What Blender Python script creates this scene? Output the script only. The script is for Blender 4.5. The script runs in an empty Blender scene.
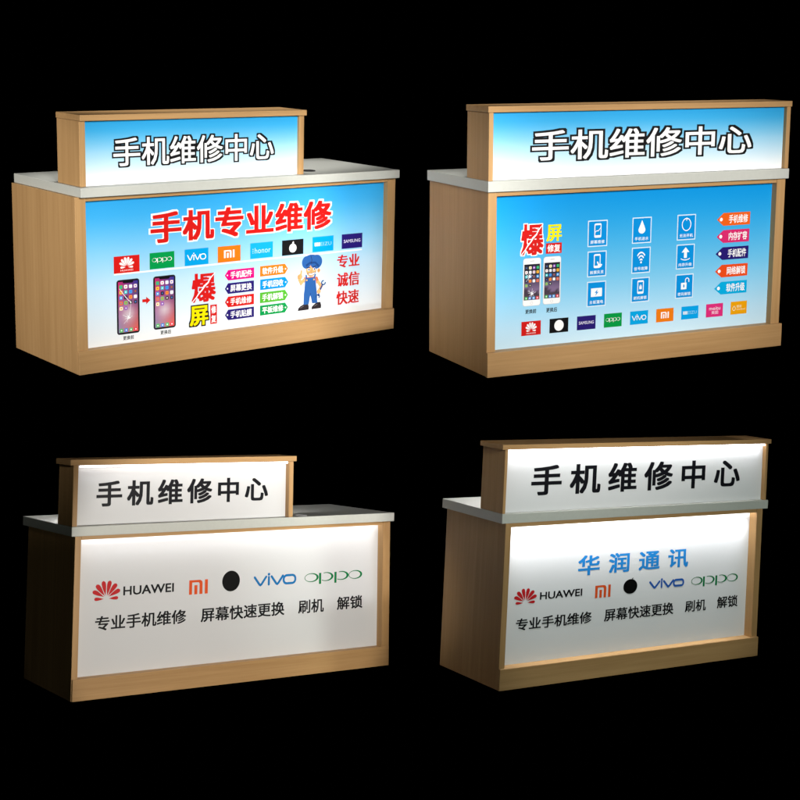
import bpy, bmesh, math, random
from mathutils import Matrix, Vector
random.seed(4)
SC = bpy.context.scene
COL = SC.collection
TAU = 2 * math.pi

# camera fit and measured sizes (metres), then the print on each panel in panel coordinates (x, z)
FOCAL_PX = 1413.367
SHIFT = (30, -110)
POSE = {
  'TL': ([[0.762931, -0.645949, 0.026198], [0.099713, 0.157617, 0.982453], [-0.638744, -0.746931, 0.184661]], [-1.49652, -0.36188, -6.01227]),
  'TR': ([[0.901716, -0.432312, 0.003851], [0.071214, 0.157313, 0.984978], [-0.426423, -0.887896, 0.172638]], [0.22929, -0.355, -5.7584]),
  'BL': ([[0.824574, -0.565669, 0.009825], [-0.051177, -0.057283, 0.997045], [-0.563434, -0.822641, -0.076184]], [-1.65289, -1.89435, -6.49715]),
  'BR': ([[0.836801, -0.545319, 0.048901], [-0.042908, 0.023724, 0.998797], [-0.545823, -0.837893, -0.003546]], [0.30627, -1.8105, -6.3842]),
}
DIM = {
  'TL': dict(W=1.7128, D=0.6176, tT=0.0407, oL=-0.0143, oF=0.03, oR=0.001, hx0=0.0277, hx1=1.1629, hy=0.0043, hd=0.2073, hh=0.3002, ct=0.025, co=0.003, cf=0.0171, sl=0.0493, sr=0.0474, r=0.0318, ph=0.1033, pp=0.0121, pe=-0.0006, ss=0.0276, hr=0.014),
  'TR': dict(W=1.49, D=0.5395, tT=0.0434, oL=0.0104, oF=0.0189, oR=0.0022, hx0=-0.0087, hx1=1.4875, hy=-0.0167, hd=0.1904, hh=0.2959, ct=0.0244, co=0.0051, cf=0.003, sl=0.0395, sr=0.0463, r=0.0321, ph=0.1027, pp=0.0172, pe=0.0045, ss=0.0204, hr=0.0199),
  'BL': dict(W=1.7387, D=0.6514, tT=0.0446, oL=0.0278, oF=0.0284, oR=0.0068, hx0=-0.0268, hx1=1.132, hy=-0.0269, hd=0.1914, hh=0.3089, ct=0.0267, co=0.016, cf=0.003, sl=0.0305, sr=0.0455, r=0.0482, ph=0.1, pp=0.0074, pe=-0.0042, ss=0.0242, hr=0.0351),
  'BR': dict(W=1.6387, D=0.4765, tT=0.0435, oL=0.0271, oF=0.0067, oR=0.0295, hx0=-0.0261, hx1=1.6529, hy=-0.0052, hd=0.1757, hh=0.3132, ct=0.0227, co=0.0169, cf=0.003, sl=0.0317, sr=0.0399, r=0.0496, ph=0.0973, pp=0.0111, pe=0.0011, ss=0.0157, hr=0.0225),
}
GROMMET = {'TL': (1.2701, 0.1198), 'BL': (1.2126, 0.0395)}
PRINT = {
  'TL': {
    'front': [
      ('headline_lettering', 'red lettering with white outline', [('T', '手机专业维修', (0.3615, 0.5231, 1.3572, 0.6756), (255, 255, 255), (0.06, 0.052), 1, 1.04), ('T', '手机专业维修', (0.3696, 0.5299, 1.3475, 0.6675), (210, 26, 22), (0.034, 0.026), 2, 1.04)]),
      ('logo_tile', 'red tile with a white petal emblem', [('R', (0.1909, 0.4141, 0.315, 0.4886), (210, 26, 22), 1), ('G', 'petalword', (0.1909, 0.4141, 0.315, 0.4886), (255, 255, 255), 2)]),
      ('logo_tile', 'green tile with thin rounded white letters', [('R', (0.3646, 0.4173, 0.4876, 0.4896), (0, 150, 72), 1), ('G', 'oppo', (0.3646, 0.4173, 0.4876, 0.4896), (255, 255, 255), 2)]),
      ('logo_tile', 'sky blue tile with white letters', [('R', (0.5401, 0.4168, 0.6625, 0.491), (0, 160, 226), 1), ('G', 'vivo', (0.5401, 0.4168, 0.6625, 0.491), (255, 255, 255), 2)]),
      ('logo_tile', 'orange tile with white block emblem', [('R', (0.7114, 0.4161, 0.8334, 0.4897), (236, 122, 20), 1), ('G', 'mi', (0.7114, 0.4161, 0.8334, 0.4897), (255, 255, 255), 2)]),
      ('logo_tile', 'cyan tile with pale letters', [('R', (0.886, 0.4188, 1.0111, 0.4918), (20, 172, 224), 1), ('G', 'honor', (0.886, 0.4188, 1.0111, 0.4918), (255, 255, 255), 2)]),
      ('logo_tile', 'black tile with a white round blot', [('R', (1.0628, 0.4182, 1.185, 0.4907), (22, 22, 24), 1), ('G', 'blob', (1.0628, 0.4182, 1.185, 0.4907), (255, 255, 255), 2)]),
      ('logo_tile', 'blue tile with faint white letters', [('R', (1.2377, 0.4201, 1.3617, 0.4937), (0, 162, 234), 1), ('G', 'meizu', (1.2377, 0.4201, 1.3617, 0.4937), (255, 255, 255), 2)]),
      ('logo_tile', 'navy tile with white capital letters', [('R', (1.4115, 0.4221, 1.537, 0.4935), (38, 24, 112), 1), ('G', 'samsung', (1.4115, 0.4221, 1.537, 0.4935), (255, 255, 255), 2)]),
      ('divider_line', None, [('R', (0.1913, 0.4071, 1.5356, 0.4141), (255, 255, 255), 1)]),
      ('phone_picture', 'cracked dark phone', [('G', 'phone_dark_cracked', (0.2023, 0.1425, 0.3129, 0.3845), (255, 255, 255), 1)]),
      ('phone_picture', 'dark phone with whole screen', [('G', 'phone_dark', (0.381, 0.1442, 0.4928, 0.3839), (255, 255, 255), 1)]),
      ('arrow_mark', None, [('G', 'arrow', (0.3265, 0.2645, 0.3662, 0.2979), (210, 26, 22), 1)]),
      ('caption_lettering', None, [('T', '更换前', (0.2312, 0.1162, 0.2831, 0.1347), (22, 22, 24), (0.02, 0.02), 1, 1.1)]),
      ('caption_lettering', None, [('T', '更换后', (0.415, 0.1184, 0.4689, 0.1373), (22, 22, 24), (0.02, 0.02), 1, 1.1)]),
      ('headline_lettering', 'red character split by a white crack', [('T', '爆', (0.5747, 0.243, 0.7015, 0.3767), (210, 26, 22), (0.034, 0.022), 1, 1), ('G', 'crack', (0.5747, 0.243, 0.7015, 0.3767), (255, 255, 255), 3)]),
      ('headline_lettering', 'yellow character outlined in black', [('T', '屏', (0.5589, 0.1321, 0.667, 0.2341), (22, 22, 24), (0.085, 0.08), 1, 1), ('T', '屏', (0.5649, 0.1382, 0.661, 0.2281), (255, 228, 0), (0.03, 0.022), 2, 1)]),
      ('word_tile', 'red upright tile', [('R', (0.6714, 0.1366, 0.7069, 0.2259), (210, 26, 22), 1), ('T', '修', (0.6764, 0.1852, 0.7019, 0.2198), (255, 255, 255), (0.03, 0.02), 2, 1), ('T', '复', (0.6764, 0.1426, 0.7019, 0.1772), (255, 255, 255), (0.03, 0.02), 2, 1)]),
      ('service_tag', 'magenta tag pointing left', [('P', [(0.7488, 0.3537), (0.767, 0.3295), (0.908, 0.3295), (0.908, 0.3778), (0.767, 0.3778)], (234, 0, 126), 1), ('E', (0.7623, 0.3537, 0.0036), (255, 255, 255), 2), ('T', '手机配件', (0.779, 0.3377, 0.896, 0.3696), (255, 255, 255), (0.02, 0.015), 2, 1)]),
      ('service_tag', 'upper navy tag pointing left', [('P', [(0.7491, 0.2918), (0.7662, 0.2669), (0.907, 0.2669), (0.907, 0.3167), (0.7662, 0.3167)], (38, 24, 112), 1), ('E', (0.763, 0.2918, 0.0037), (255, 255, 255), 2), ('T', '屏幕更换', (0.7782, 0.2754, 0.895, 0.3082), (255, 255, 255), (0.02, 0.015), 2, 1)]),
      ('service_tag', 'red tag pointing left', [('P', [(0.7494, 0.2295), (0.7666, 0.2046), (0.9071, 0.2046), (0.9071, 0.2543), (0.7666, 0.2543)], (210, 26, 22), 1), ('E', (0.7633, 0.2295, 0.0037), (255, 255, 255), 2), ('T', '手机维修', (0.7786, 0.213, 0.8951, 0.2459), (255, 255, 255), (0.02, 0.015), 2, 1)]),
      ('service_tag', 'lower navy tag pointing left', [('P', [(0.7492, 0.1686), (0.7666, 0.1441), (0.9076, 0.1441), (0.9076, 0.193), (0.7666, 0.193)], (38, 24, 112), 1), ('E', (0.7629, 0.1686, 0.0037), (255, 255, 255), 2), ('T', '手机贴膜', (0.7786, 0.1524, 0.8956, 0.1847), (255, 255, 255), (0.02, 0.015), 2, 1)]),
      ('service_tag', 'orange tag pointing right', [('P', [(1.0978, 0.3552), (1.08, 0.3797), (0.9404, 0.3797), (0.9404, 0.3307), (1.08, 0.3307)], (240, 124, 16), 1), ('E', (1.0831, 0.3552, 0.0037), (255, 255, 255), 2), ('T', '软件升级', (0.9524, 0.339, 1.07, 0.3714), (255, 255, 255), (0.02, 0.015), 2, 1)]),
      ('service_tag', 'blue tag pointing right', [('P', [(1.0994, 0.2917), (1.081, 0.3165), (0.9416, 0.3165), (0.9416, 0.2669), (1.081, 0.2669)], (0, 144, 226), 1), ('E', (1.0845, 0.2917, 0.0037), (255, 255, 255), 2), ('T', '手机回收', (0.9536, 0.2753, 1.071, 0.3081), (255, 255, 255), (0.02, 0.015), 2, 1)]),
      ('service_tag', 'light green tag pointing right', [('P', [(1.0986, 0.2297), (1.0811, 0.2548), (0.9404, 0.2548), (0.9404, 0.2046), (1.0811, 0.2046)], (84, 178, 46), 1), ('E', (1.0835, 0.2297, 0.0038), (255, 255, 255), 2), ('T', '手机解锁', (0.9524, 0.2131, 1.0711, 0.2463), (255, 255, 255), (0.02, 0.015), 2, 1)]),
      ('service_tag', 'dark green tag pointing right', [('P', [(1.099, 0.1692), (1.0819, 0.193), (0.9409, 0.193), (0.9409, 0.1454), (1.0819, 0.1454)], (0, 150, 72), 1), ('E', (1.0847, 0.1692, 0.0036), (255, 255, 255), 2), ('T', '平板维修', (0.9529, 0.1535, 1.0719, 0.1849), (255, 255, 255), (0.02, 0.015), 2, 1)]),
      ('worker_picture', 'cartoon repair worker in blue overalls', [('G', 'worker', (1.151, 0.1435, 1.3203, 0.4099), (255, 255, 255), 1)]),
      ('slogan_lettering', None, [('T', '专业', (1.3848, 0.3295, 1.5224, 0.3941), (210, 26, 22), (0.036, 0.014), 1, 1.02)]),
      ('slogan_lettering', None, [('T', '诚信', (1.3855, 0.2366, 1.5233, 0.3049), (210, 26, 22), (0.036, 0.014), 1, 1.02)]),
      ('slogan_lettering', None, [('T', '快速', (1.383, 0.147, 1.5223, 0.2153), (210, 26, 22), (0.036, 0.014), 1, 1.02)]),
    ],
    'sign': [
      ('sign_lettering', 'white lettering outlined in black', [('T', '手机维修中心', (0.1832, 0.8709, 1.0117, 1.005), (22, 22, 24), (0.068, 0.068), 1, 1), ('T', '手机维修中心', (0.1902, 0.8774, 1.0033, 0.9979), (255, 255, 255), (0.012, 0.012), 2, 1)]),
    ],
  },
  'TR': {
    'front': [
      ('headline_lettering', 'red character split by a white crack', [('T', '爆', (0.1668, 0.4799, 0.2807, 0.6173), (255, 255, 255), (0.07, 0.06), 1, 1), ('T', '爆', (0.1708, 0.4839, 0.2767, 0.6133), (210, 26, 22), (0.034, 0.022), 2, 1), ('G', 'crack', (0.1708, 0.4839, 0.2767, 0.6133), (255, 255, 255), 4)]),
      ('headline_lettering', 'plain yellow character', [('T', '屏', (0.2899, 0.536, 0.3633, 0.6057), (248, 232, 0), (0.03, 0.022), 1, 1)]),
      ('word_tile', 'red wide tile', [('R', (0.2884, 0.4854, 0.3641, 0.5293), (210, 26, 22), 1), ('T', '修复', (0.2954, 0.4914, 0.3571, 0.5233), (255, 255, 255), (0.02, 0.015), 2, 1)]),
      ('phone_picture', 'cracked white phone', [('G', 'phone_white_cracked', (0.1822, 0.2724, 0.2663, 0.472), (255, 255, 255), 1)]),
      ('phone_picture', 'white phone with whole screen', [('G', 'phone_white', (0.278, 0.2734, 0.3621, 0.4733), (255, 255, 255), 1)]),
      ('caption_lettering', None, [('T', '更换前', (0.1957, 0.2404, 0.2473, 0.2589), (22, 22, 24), (0.02, 0.02), 1, 1)]),
      ('caption_lettering', None, [('T', '更换后', (0.295, 0.2388, 0.3473, 0.2583), (22, 22, 24), (0.02, 0.02), 1, 1)]),
      ('icon_tile', 'icon tile of a cracked phone', [('R', (0.4887, 0.5014, 0.5859, 0.6129), (220, 238, 250), 1), ('R', (0.4932, 0.5059, 0.5814, 0.6084), (0, 144, 222), 2), ('G', 'ic_crack', (0.5081, 0.5393, 0.5665, 0.5995), (255, 255, 255), 3), ('T', '屏幕维修', (0.5023, 0.5137, 0.5723, 0.5293), (225, 240, 250), (0.02, 0.02), 3, 1.15)]),
      ('icon_tile', 'icon tile of a hand touching a phone', [('R', (0.4903, 0.373, 0.5844, 0.4829), (220, 238, 250), 1), ('R', (0.4948, 0.3775, 0.5799, 0.4784), (0, 144, 222), 2), ('G', 'ic_touch', (0.5091, 0.4104, 0.5656, 0.4697), (255, 255, 255), 3), ('T', '触摸失灵', (0.5035, 0.3851, 0.5712, 0.4005), (225, 240, 250), (0.02, 0.02), 3, 1.15)]),
      ('icon_tile', 'icon tile of a board with a lightning bolt', [('R', (0.4911, 0.2457, 0.5854, 0.3541), (220, 238, 250), 1), ('R', (0.4956, 0.2502, 0.5809, 0.3496), (0, 144, 222), 2), ('G', 'ic_power', (0.51, 0.2826, 0.5665, 0.3411), (255, 255, 255), 3), ('T', '主板漏电', (0.5043, 0.2576, 0.5722, 0.2728), (225, 240, 250), (0.02, 0.02), 3, 1.15)]),
      ('icon_tile', 'icon tile of a water drop', [('R', (0.7097, 0.5028, 0.8069, 0.6147), (220, 238, 250), 1), ('R', (0.7142, 0.5073, 0.8024, 0.6102), (0, 144, 222), 2), ('G', 'ic_drop', (0.7291, 0.5408, 0.7875, 0.6013), (255, 255, 255), 3), ('T', '手机进水', (0.7233, 0.5151, 0.7933, 0.5308), (225, 240, 250), (0.02, 0.02), 3, 1.15)]),
      ('icon_tile', 'icon tile of signal waves', [('R', (0.7107, 0.3738, 0.806, 0.4859), (220, 238, 250), 1), ('R', (0.7152, 0.3783, 0.8015, 0.4814), (0, 144, 222), 2), ('G', 'ic_wifi', (0.7298, 0.4119, 0.7869, 0.4724), (255, 255, 255), 3), ('T', '信号故障', (0.724, 0.3861, 0.7927, 0.4018), (225, 240, 250), (0.02, 0.02), 3, 1.15)]),
      ('icon_tile', 'icon tile of a phone with a padlock', [('R', (0.7125, 0.2475, 0.8054, 0.3553), (220, 238, 250), 1), ('R', (0.717, 0.252, 0.8009, 0.3508), (0, 144, 222), 2), ('G', 'ic_lockphone', (0.7311, 0.2842, 0.7868, 0.3424), (255, 255, 255), 3), ('T', '刷机解锁', (0.7255, 0.2594, 0.7924, 0.2744), (225, 240, 250), (0.02, 0.02), 3, 1.15)]),
      ('icon_tile', 'icon tile of an open ring', [('R', (0.9397, 0.5035, 1.0366, 0.6153), (220, 238, 250), 1), ('R', (0.9442, 0.508, 1.0321, 0.6108), (0, 144, 222), 2), ('G', 'ic_ring', (0.9591, 0.5415, 1.0172, 0.6019), (255, 255, 255), 3), ('T', '无法开机', (0.9533, 0.5158, 1.023, 0.5314), (225, 240, 250), (0.02, 0.02), 3, 1.15)]),
      ('icon_tile', 'icon tile of an upward arrow', [('R', (0.9404, 0.377, 1.0356, 0.4855), (220, 238, 250), 1), ('R', (0.9449, 0.3815, 1.0311, 0.481), (0, 144, 222), 2), ('G', 'ic_up', (0.9594, 0.4139, 1.0166, 0.4725), (255, 255, 255), 3), ('T', '内存升级', (0.9537, 0.3889, 1.0223, 0.4041), (225, 240, 250), (0.02, 0.02), 3, 1.15)]),
      ('icon_tile', 'icon tile of an open padlock', [('R', (0.941, 0.2476, 1.0349, 0.3547), (220, 238, 250), 1), ('R', (0.9455, 0.2521, 1.0304, 0.3502), (0, 144, 222), 2), ('G', 'ic_unlock', (0.9598, 0.284, 1.0161, 0.3418), (255, 255, 255), 3), ('T', '密码解锁', (0.9541, 0.2594, 1.0218, 0.2744), (225, 240, 250), (0.02, 0.02), 3, 1.15)]),
      ('service_tag', 'orange tag', [('P', [(1.1496, 0.5836), (1.1844, 0.5553), (1.3289, 0.5553), (1.3289, 0.6119), (1.1844, 0.6119)], (238, 98, 24), 1), ('E', (1.1722, 0.5836, 0.0079), (255, 255, 255), 2), ('T', '手机维修', (1.2134, 0.5649, 1.3169, 0.6023), (255, 255, 255), (0.02, 0.015), 2, 1)]),
      ('service_tag', 'magenta tag', [('P', [(1.1501, 0.5077), (1.1866, 0.4792), (1.328, 0.4792), (1.328, 0.5361), (1.1866, 0.5361)], (216, 42, 110), 1), ('E', (1.1729, 0.5077, 0.008), (255, 255, 255), 2), ('T', '内存扩容', (1.2157, 0.4889, 1.316, 0.5264), (255, 255, 255), (0.02, 0.015), 2, 1)]),
      ('service_tag', 'navy tag', [('P', [(1.1489, 0.4319), (1.1854, 0.4038), (1.327, 0.4038), (1.327, 0.46), (1.1854, 0.46)], (38, 24, 112), 1), ('E', (1.1714, 0.4319, 0.0079), (255, 255, 255), 2), ('T', '手机配件', (1.2143, 0.4134, 1.315, 0.4504), (255, 255, 255), (0.02, 0.015), 2, 1)]),
      ('service_tag', 'red orange tag', [('P', [(1.1495, 0.3538), (1.1844, 0.3258), (1.3264, 0.3258), (1.3264, 0.3818), (1.1844, 0.3818)], (234, 76, 22), 1), ('E', (1.1719, 0.3538, 0.0078), (255, 255, 255), 2), ('T', '网络解锁', (1.2132, 0.3353, 1.3144, 0.3723), (255, 255, 255), (0.02, 0.015), 2, 1)]),
      ('service_tag', 'cyan tag', [('P', [(1.1488, 0.2775), (1.1846, 0.2492), (1.3262, 0.2492), (1.3262, 0.3058), (1.1846, 0.3058)], (0, 172, 226), 1), ('E', (1.1714, 0.2775, 0.0079), (255, 255, 255), 2), ('T', '软件升级', (1.2136, 0.2588, 1.3142, 0.2962), (255, 255, 255), (0.02, 0.015), 2, 1)]),
      ('logo_tile', 'red tile with a white petal emblem', [('R', (0.1781, 0.1487, 0.2705, 0.2083), (210, 26, 22), 1), ('G', 'petalword', (0.1781, 0.1487, 0.2705, 0.2083), (255, 255, 255), 2)]),
      ('logo_tile', 'black tile with a white disc', [('R', (0.3124, 0.1491, 0.4034, 0.2099), (14, 14, 15), 1), ('G', 'disc', (0.3124, 0.1491, 0.4034, 0.2099), (255, 255, 255), 2)]),
      ('logo_tile', 'navy tile with white capital letters', [('R', (0.4457, 0.1502, 0.5378, 0.2096), (38, 24, 112), 1), ('G', 'samsung', (0.4457, 0.1502, 0.5378, 0.2096), (255, 255, 255), 2)]),
      ('logo_tile', 'green tile with thin rounded white letters', [('R', (0.5796, 0.1503, 0.669, 0.2097), (0, 150, 66), 1), ('G', 'oppo', (0.5796, 0.1503, 0.669, 0.2097), (255, 255, 255), 2)]),
      ('logo_tile', 'sky blue tile with white letters', [('R', (0.7115, 0.1515, 0.8029, 0.2096), (0, 164, 228), 1), ('G', 'vivo', (0.7115, 0.1515, 0.8029, 0.2096), (255, 255, 255), 2)]),
      ('logo_tile', 'orange tile with white block emblem', [('R', (0.8456, 0.1512, 0.9359, 0.2099), (238, 124, 16), 1), ('G', 'mi', (0.8456, 0.1512, 0.9359, 0.2099), (255, 255, 255), 2)]),
      ('logo_tile', 'blue tile with faint white letters', [('R', (0.9774, 0.1528, 1.0676, 0.2099), (0, 162, 234), 1), ('G', 'meizu', (0.9774, 0.1528, 1.0676, 0.2099), (255, 255, 255), 2)]),
      ('logo_tile', 'magenta tile with two rows of white letters', [('R', (1.109, 0.1516, 1.2002, 0.2107), (222, 44, 124), 1), ('G', 'meitu', (1.109, 0.1516, 1.2002, 0.2107), (255, 255, 255), 2)]),
      ('logo_tile', 'amber tile with white ring emblem', [('R', (1.2424, 0.1537, 1.3314, 0.2116), (242, 166, 8), 1), ('G', 'coolpad', (1.2424, 0.1537, 1.3314, 0.2116), (255, 255, 255), 2)]),
    ],
    'sign': [
      ('sign_lettering', 'white lettering outlined in black', [('T', '手机维修中心', (0.1896, 0.8652, 1.3068, 1.0031), (22, 22, 24), (0.068, 0.068), 1, 1), ('T', '手机维修中心', (0.1986, 0.8729, 1.296, 0.9944), (255, 255, 255), (0.012, 0.012), 2, 1)]),
    ],
  },
  'BL': {
    'front': [
      ('logo_mark', 'red petal emblem', [('G', 'petal', (0.1206, 0.4425, 0.2369, 0.5359), (196, 28, 34), 1)]),
      ('logo_lettering', 'black capital letters', [('T', 'HUAWEI', (0.2629, 0.459, 0.5226, 0.5021), (16, 16, 20), (0.02, 0.02), 1, 1)]),
      ('logo_mark', 'orange block emblem', [('G', 'mi', (0.6032, 0.439, 0.7032, 0.5084), (224, 84, 30), 1)]),
      ('logo_mark', 'solid black disc', [('G', 'disc1', (0.781, 0.4404, 0.8786, 0.542), (4, 4, 4), 1)]),
      ('logo_lettering', 'blue rounded letters', [('G', 'vivo1', (0.9557, 0.4537, 1.2, 0.52), (20, 112, 176), 1)]),
      ('logo_lettering', 'green thin rounded letters', [('G', 'oppo1', (1.2484, 0.4436, 1.5967, 0.5017), (0, 118, 62), 1)]),
      ('service_lettering', None, [('T', '专业手机维修', (0.127, 0.3034, 0.591, 0.371), (16, 16, 20), (0.021, 0.016), 1, 1)]),
      ('service_lettering', None, [('T', '屏幕快速更换', (0.6686, 0.3008, 1.1342, 0.3695), (16, 16, 20), (0.021, 0.016), 1, 1)]),
      ('service_lettering', None, [('T', '刷机', (1.2142, 0.2997, 1.3656, 0.3694), (16, 16, 20), (0.021, 0.016), 1, 1)]),
      ('service_lettering', None, [('T', '解锁', (1.4444, 0.3023, 1.6008, 0.37), (16, 16, 20), (0.021, 0.016), 1, 1)]),
    ],
    'sign': [
      ('sign_lettering', 'dark spaced lettering', [('T', '手机维修中心', (0.1007, 0.885, 1.0064, 1.0052), (16, 16, 22), (0.026, 0.022), 1, 1.32)]),
    ],
  },
  'BR': {
    'front': [
      ('logo_mark', 'red petal emblem', [('G', 'petal', (0.1142, 0.3684, 0.2241, 0.4422), (196, 28, 34), 1)]),
      ('logo_lettering', 'black capital letters', [('T', 'HUAWEI', (0.2532, 0.3813, 0.5058, 0.4164), (16, 16, 20), (0.02, 0.02), 1, 1)]),
      ('logo_mark', 'orange block emblem', [('G', 'mi', (0.5852, 0.3635, 0.6813, 0.4229), (224, 84, 30), 1)]),
      ('logo_mark', 'solid black disc', [('G', 'discleaf', (0.7614, 0.3684, 0.8505, 0.4399), (4, 4, 4), 1)]),
      ('logo_lettering', 'blue rounded letters', [('G', 'vivo1', (0.9272, 0.3807, 1.1597, 0.4308), (40, 92, 176), 1)]),
      ('logo_lettering', 'green thin rounded letters', [('G', 'oppo1', (1.2085, 0.3695, 1.5337, 0.4211), (0, 118, 62), 1)]),
      ('service_lettering', None, [('T', '专业手机维修', (0.1211, 0.2474, 0.5712, 0.3037), (16, 16, 20), (0.021, 0.016), 1, 1)]),
      ('service_lettering', None, [('T', '屏幕快速更换', (0.6485, 0.246, 1.0962, 0.3063), (16, 16, 20), (0.021, 0.016), 1, 1)]),
      ('service_lettering', None, [('T', '刷机', (1.1739, 0.2474, 1.3172, 0.3058), (16, 16, 20), (0.021, 0.016), 1, 1)]),
      ('service_lettering', None, [('T', '解锁', (1.3941, 0.2497, 1.54, 0.3095), (16, 16, 20), (0.021, 0.016), 1, 1)]),
      ('headline_lettering', 'blue spaced lettering', [('T', '华润通讯', (0.4728, 0.4768, 1.1812, 0.5721), (36, 136, 214), (0.024, 0.02), 1, 1.72)]),
    ],
    'sign': [
      ('sign_lettering', 'dark spaced lettering', [('T', '手机维修中心', (0.1454, 0.8728, 1.4798, 1.0127), (16, 16, 22), (0.026, 0.022), 1, 1.48)]),
    ],
  },
}

CAM_H = 2.25
C2W = Matrix(((1, 0, 0, 0), (0, 0, -1, 0), (0, 1, 0, CAM_H), (0, 0, 0, 1)))   # camera axes -> world axes


# ------------------------------------------------------------------ materials
def srgb(c):
    o = []
    for v in c[:3]:
        v /= 255
        o.append(v / 12.92 if v <= .04045 else ((v + .055) / 1.055) ** 2.4)
    return o


def new_mat(name):
    m = bpy.data.materials.new(name)
    m.use_nodes = True
    nt = m.node_tree
    return m, nt, nt.nodes['Principled BSDF']


def wood(name, grain, dark=(.335, .188, .074), light=(.47, .284, .124)):
    """straight grained beech laminate; grain = scale per axis, small along the grain"""
    m, nt, b = new_mat(name)
    N, Lk = nt.nodes, nt.links
    tc = N.new('ShaderNodeTexCoord')
    oi = N.new('ShaderNodeObjectInfo')
    add = N.new('ShaderNodeVectorMath'); add.operation = 'ADD'
    mulr = N.new('ShaderNodeVectorMath'); mulr.operation = 'SCALE'; mulr.inputs['Scale'].default_value = 7.3
    cmb = N.new('ShaderNodeCombineXYZ')
    for k in range(3):
        Lk.new(oi.outputs['Random'], cmb.inputs[k])
    Lk.new(cmb.outputs[0], mulr.inputs[0])
    Lk.new(tc.outputs['Object'], add.inputs[0]); Lk.new(mulr.outputs[0], add.inputs[1])
    facs = []
    for mult, scale, det, rough in ((1.0, 1.0, 5, .6), (4.2, 1.0, 3, .7), (.22, 1.0, 2, .5)):
        mp = N.new('ShaderNodeMapping'); mp.inputs['Scale'].default_value = [g * mult for g in grain]
        Lk.new(add.outputs[0], mp.inputs['Vector'])
        nz = N.new('ShaderNodeTexNoise'); nz.inputs['Scale'].default_value = scale
        nz.inputs['Detail'].default_value = det; nz.inputs['Roughness'].default_value = rough
        nz.inputs['Distortion'].default_value = .25
        Lk.new(mp.outputs[0], nz.inputs['Vector']); facs.append(nz.outputs['Fac'])
    m1 = N.new('ShaderNodeMath'); m1.operation = 'MULTIPLY_ADD'; m1.inputs[1].default_value = .45
    Lk.new(facs[0], m1.inputs[0])
    m2 = N.new('ShaderNodeMath'); m2.operation = 'MULTIPLY_ADD'; m2.inputs[1].default_value = .3
    Lk.new(facs[1], m2.inputs[0])
    m3 = N.new('ShaderNodeMath'); m3.operation = 'MULTIPLY'; m3.inputs[1].default_value = .35
    Lk.new(facs[2], m3.inputs[0])
    Lk.new(m3.outputs[0], m2.inputs[2]); Lk.new(m2.outputs[0], m1.inputs[2])
    rp = N.new('ShaderNodeValToRGB')
    rp.color_ramp.elements[0].position = .36; rp.color_ramp.elements[0].color = (*dark, 1)
    rp.color_ramp.elements[1].position = .72; rp.color_ramp.elements[1].color = (*light, 1)
    Lk.new(m1.outputs[0], rp.inputs['Fac']); Lk.new(rp.outputs['Color'], b.inputs['Base Color'])
    mr = N.new('ShaderNodeMapRange'); mr.inputs['To Min'].default_value = .38; mr.inputs['To Max'].default_value = .55
    Lk.new(facs[1], mr.inputs['Value']); Lk.new(mr.outputs['Result'], b.inputs['Roughness'])
    bp = N.new('ShaderNodeBump'); bp.inputs['Strength'].default_value = .12; bp.inputs['Distance'].default_value = .001
    Lk.new(facs[1], bp.inputs['Height']); Lk.new(bp.outputs['Normal'], b.inputs['Normal'])
    b.inputs['Specular IOR Level'].default_value = .16
    return m


def plain(name, col, rough=.45, spec=.3, vary=.04, scale=30):
    m, nt, b = new_mat(name)
    N, Lk = nt.nodes, nt.links
    tc = N.new('ShaderNodeTexCoord'); nz = N.new('ShaderNodeTexNoise')
    nz.inputs['Scale'].default_value = scale; nz.inputs['Detail'].default_value = 4
    Lk.new(tc.outputs['Object'], nz.inputs['Vector'])
    rp = N.new('ShaderNodeValToRGB')
    rp.color_ramp.elements[0].position = .3; rp.color_ramp.elements[0].color = (*[c * (1 - vary) for c in col], 1)
    rp.color_ramp.elements[1].position = .7; rp.color_ramp.elements[1].color = (*[min(1, c * (1 + vary)) for c in col], 1)
    Lk.new(nz.outputs['Fac'], rp.inputs['Fac']); Lk.new(rp.outputs['Color'], b.inputs['Base Color'])
    mr = N.new('ShaderNodeMapRange'); mr.inputs['To Min'].default_value = rough - .06; mr.inputs['To Max'].default_value = rough + .06
    Lk.new(nz.outputs['Fac'], mr.inputs['Value']); Lk.new(mr.outputs['Result'], b.inputs['Roughness'])
    b.inputs['Specular IOR Level'].default_value = spec
    return m


def printed(name):
    """inkjet print on vinyl: the ink colour comes with each printed shape"""
    m, nt, b = new_mat(name)
    N, Lk = nt.nodes, nt.links
    at = N.new('ShaderNodeVertexColor'); at.layer_name = 'ink'
    tc = N.new('ShaderNodeTexCoord'); nz = N.new('ShaderNodeTexNoise')
    nz.inputs['Scale'].default_value = 14; nz.inputs['Detail'].default_value = 3
    Lk.new(tc.outputs['Object'], nz.inputs['Vector'])
    mr = N.new('ShaderNodeMapRange'); mr.inputs['To Min'].default_value = .42; mr.inputs['To Max'].default_value = .55
    Lk.new(nz.outputs['Fac'], mr.inputs['Value']); Lk.new(mr.outputs['Result'], b.inputs['Roughness'])
    Lk.new(at.outputs['Color'], b.inputs['Base Color'])
    b.inputs['Specular IOR Level'].default_value = .1
    return m


def glow(name, col, strength):
    m, nt, b = new_mat(name)
    b.inputs['Base Color'].default_value = (.8, .8, .8, 1)
    b.inputs['Emission Color'].default_value = (*col, 1)
    b.inputs['Emission Strength'].default_value = strength
    return m


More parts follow.
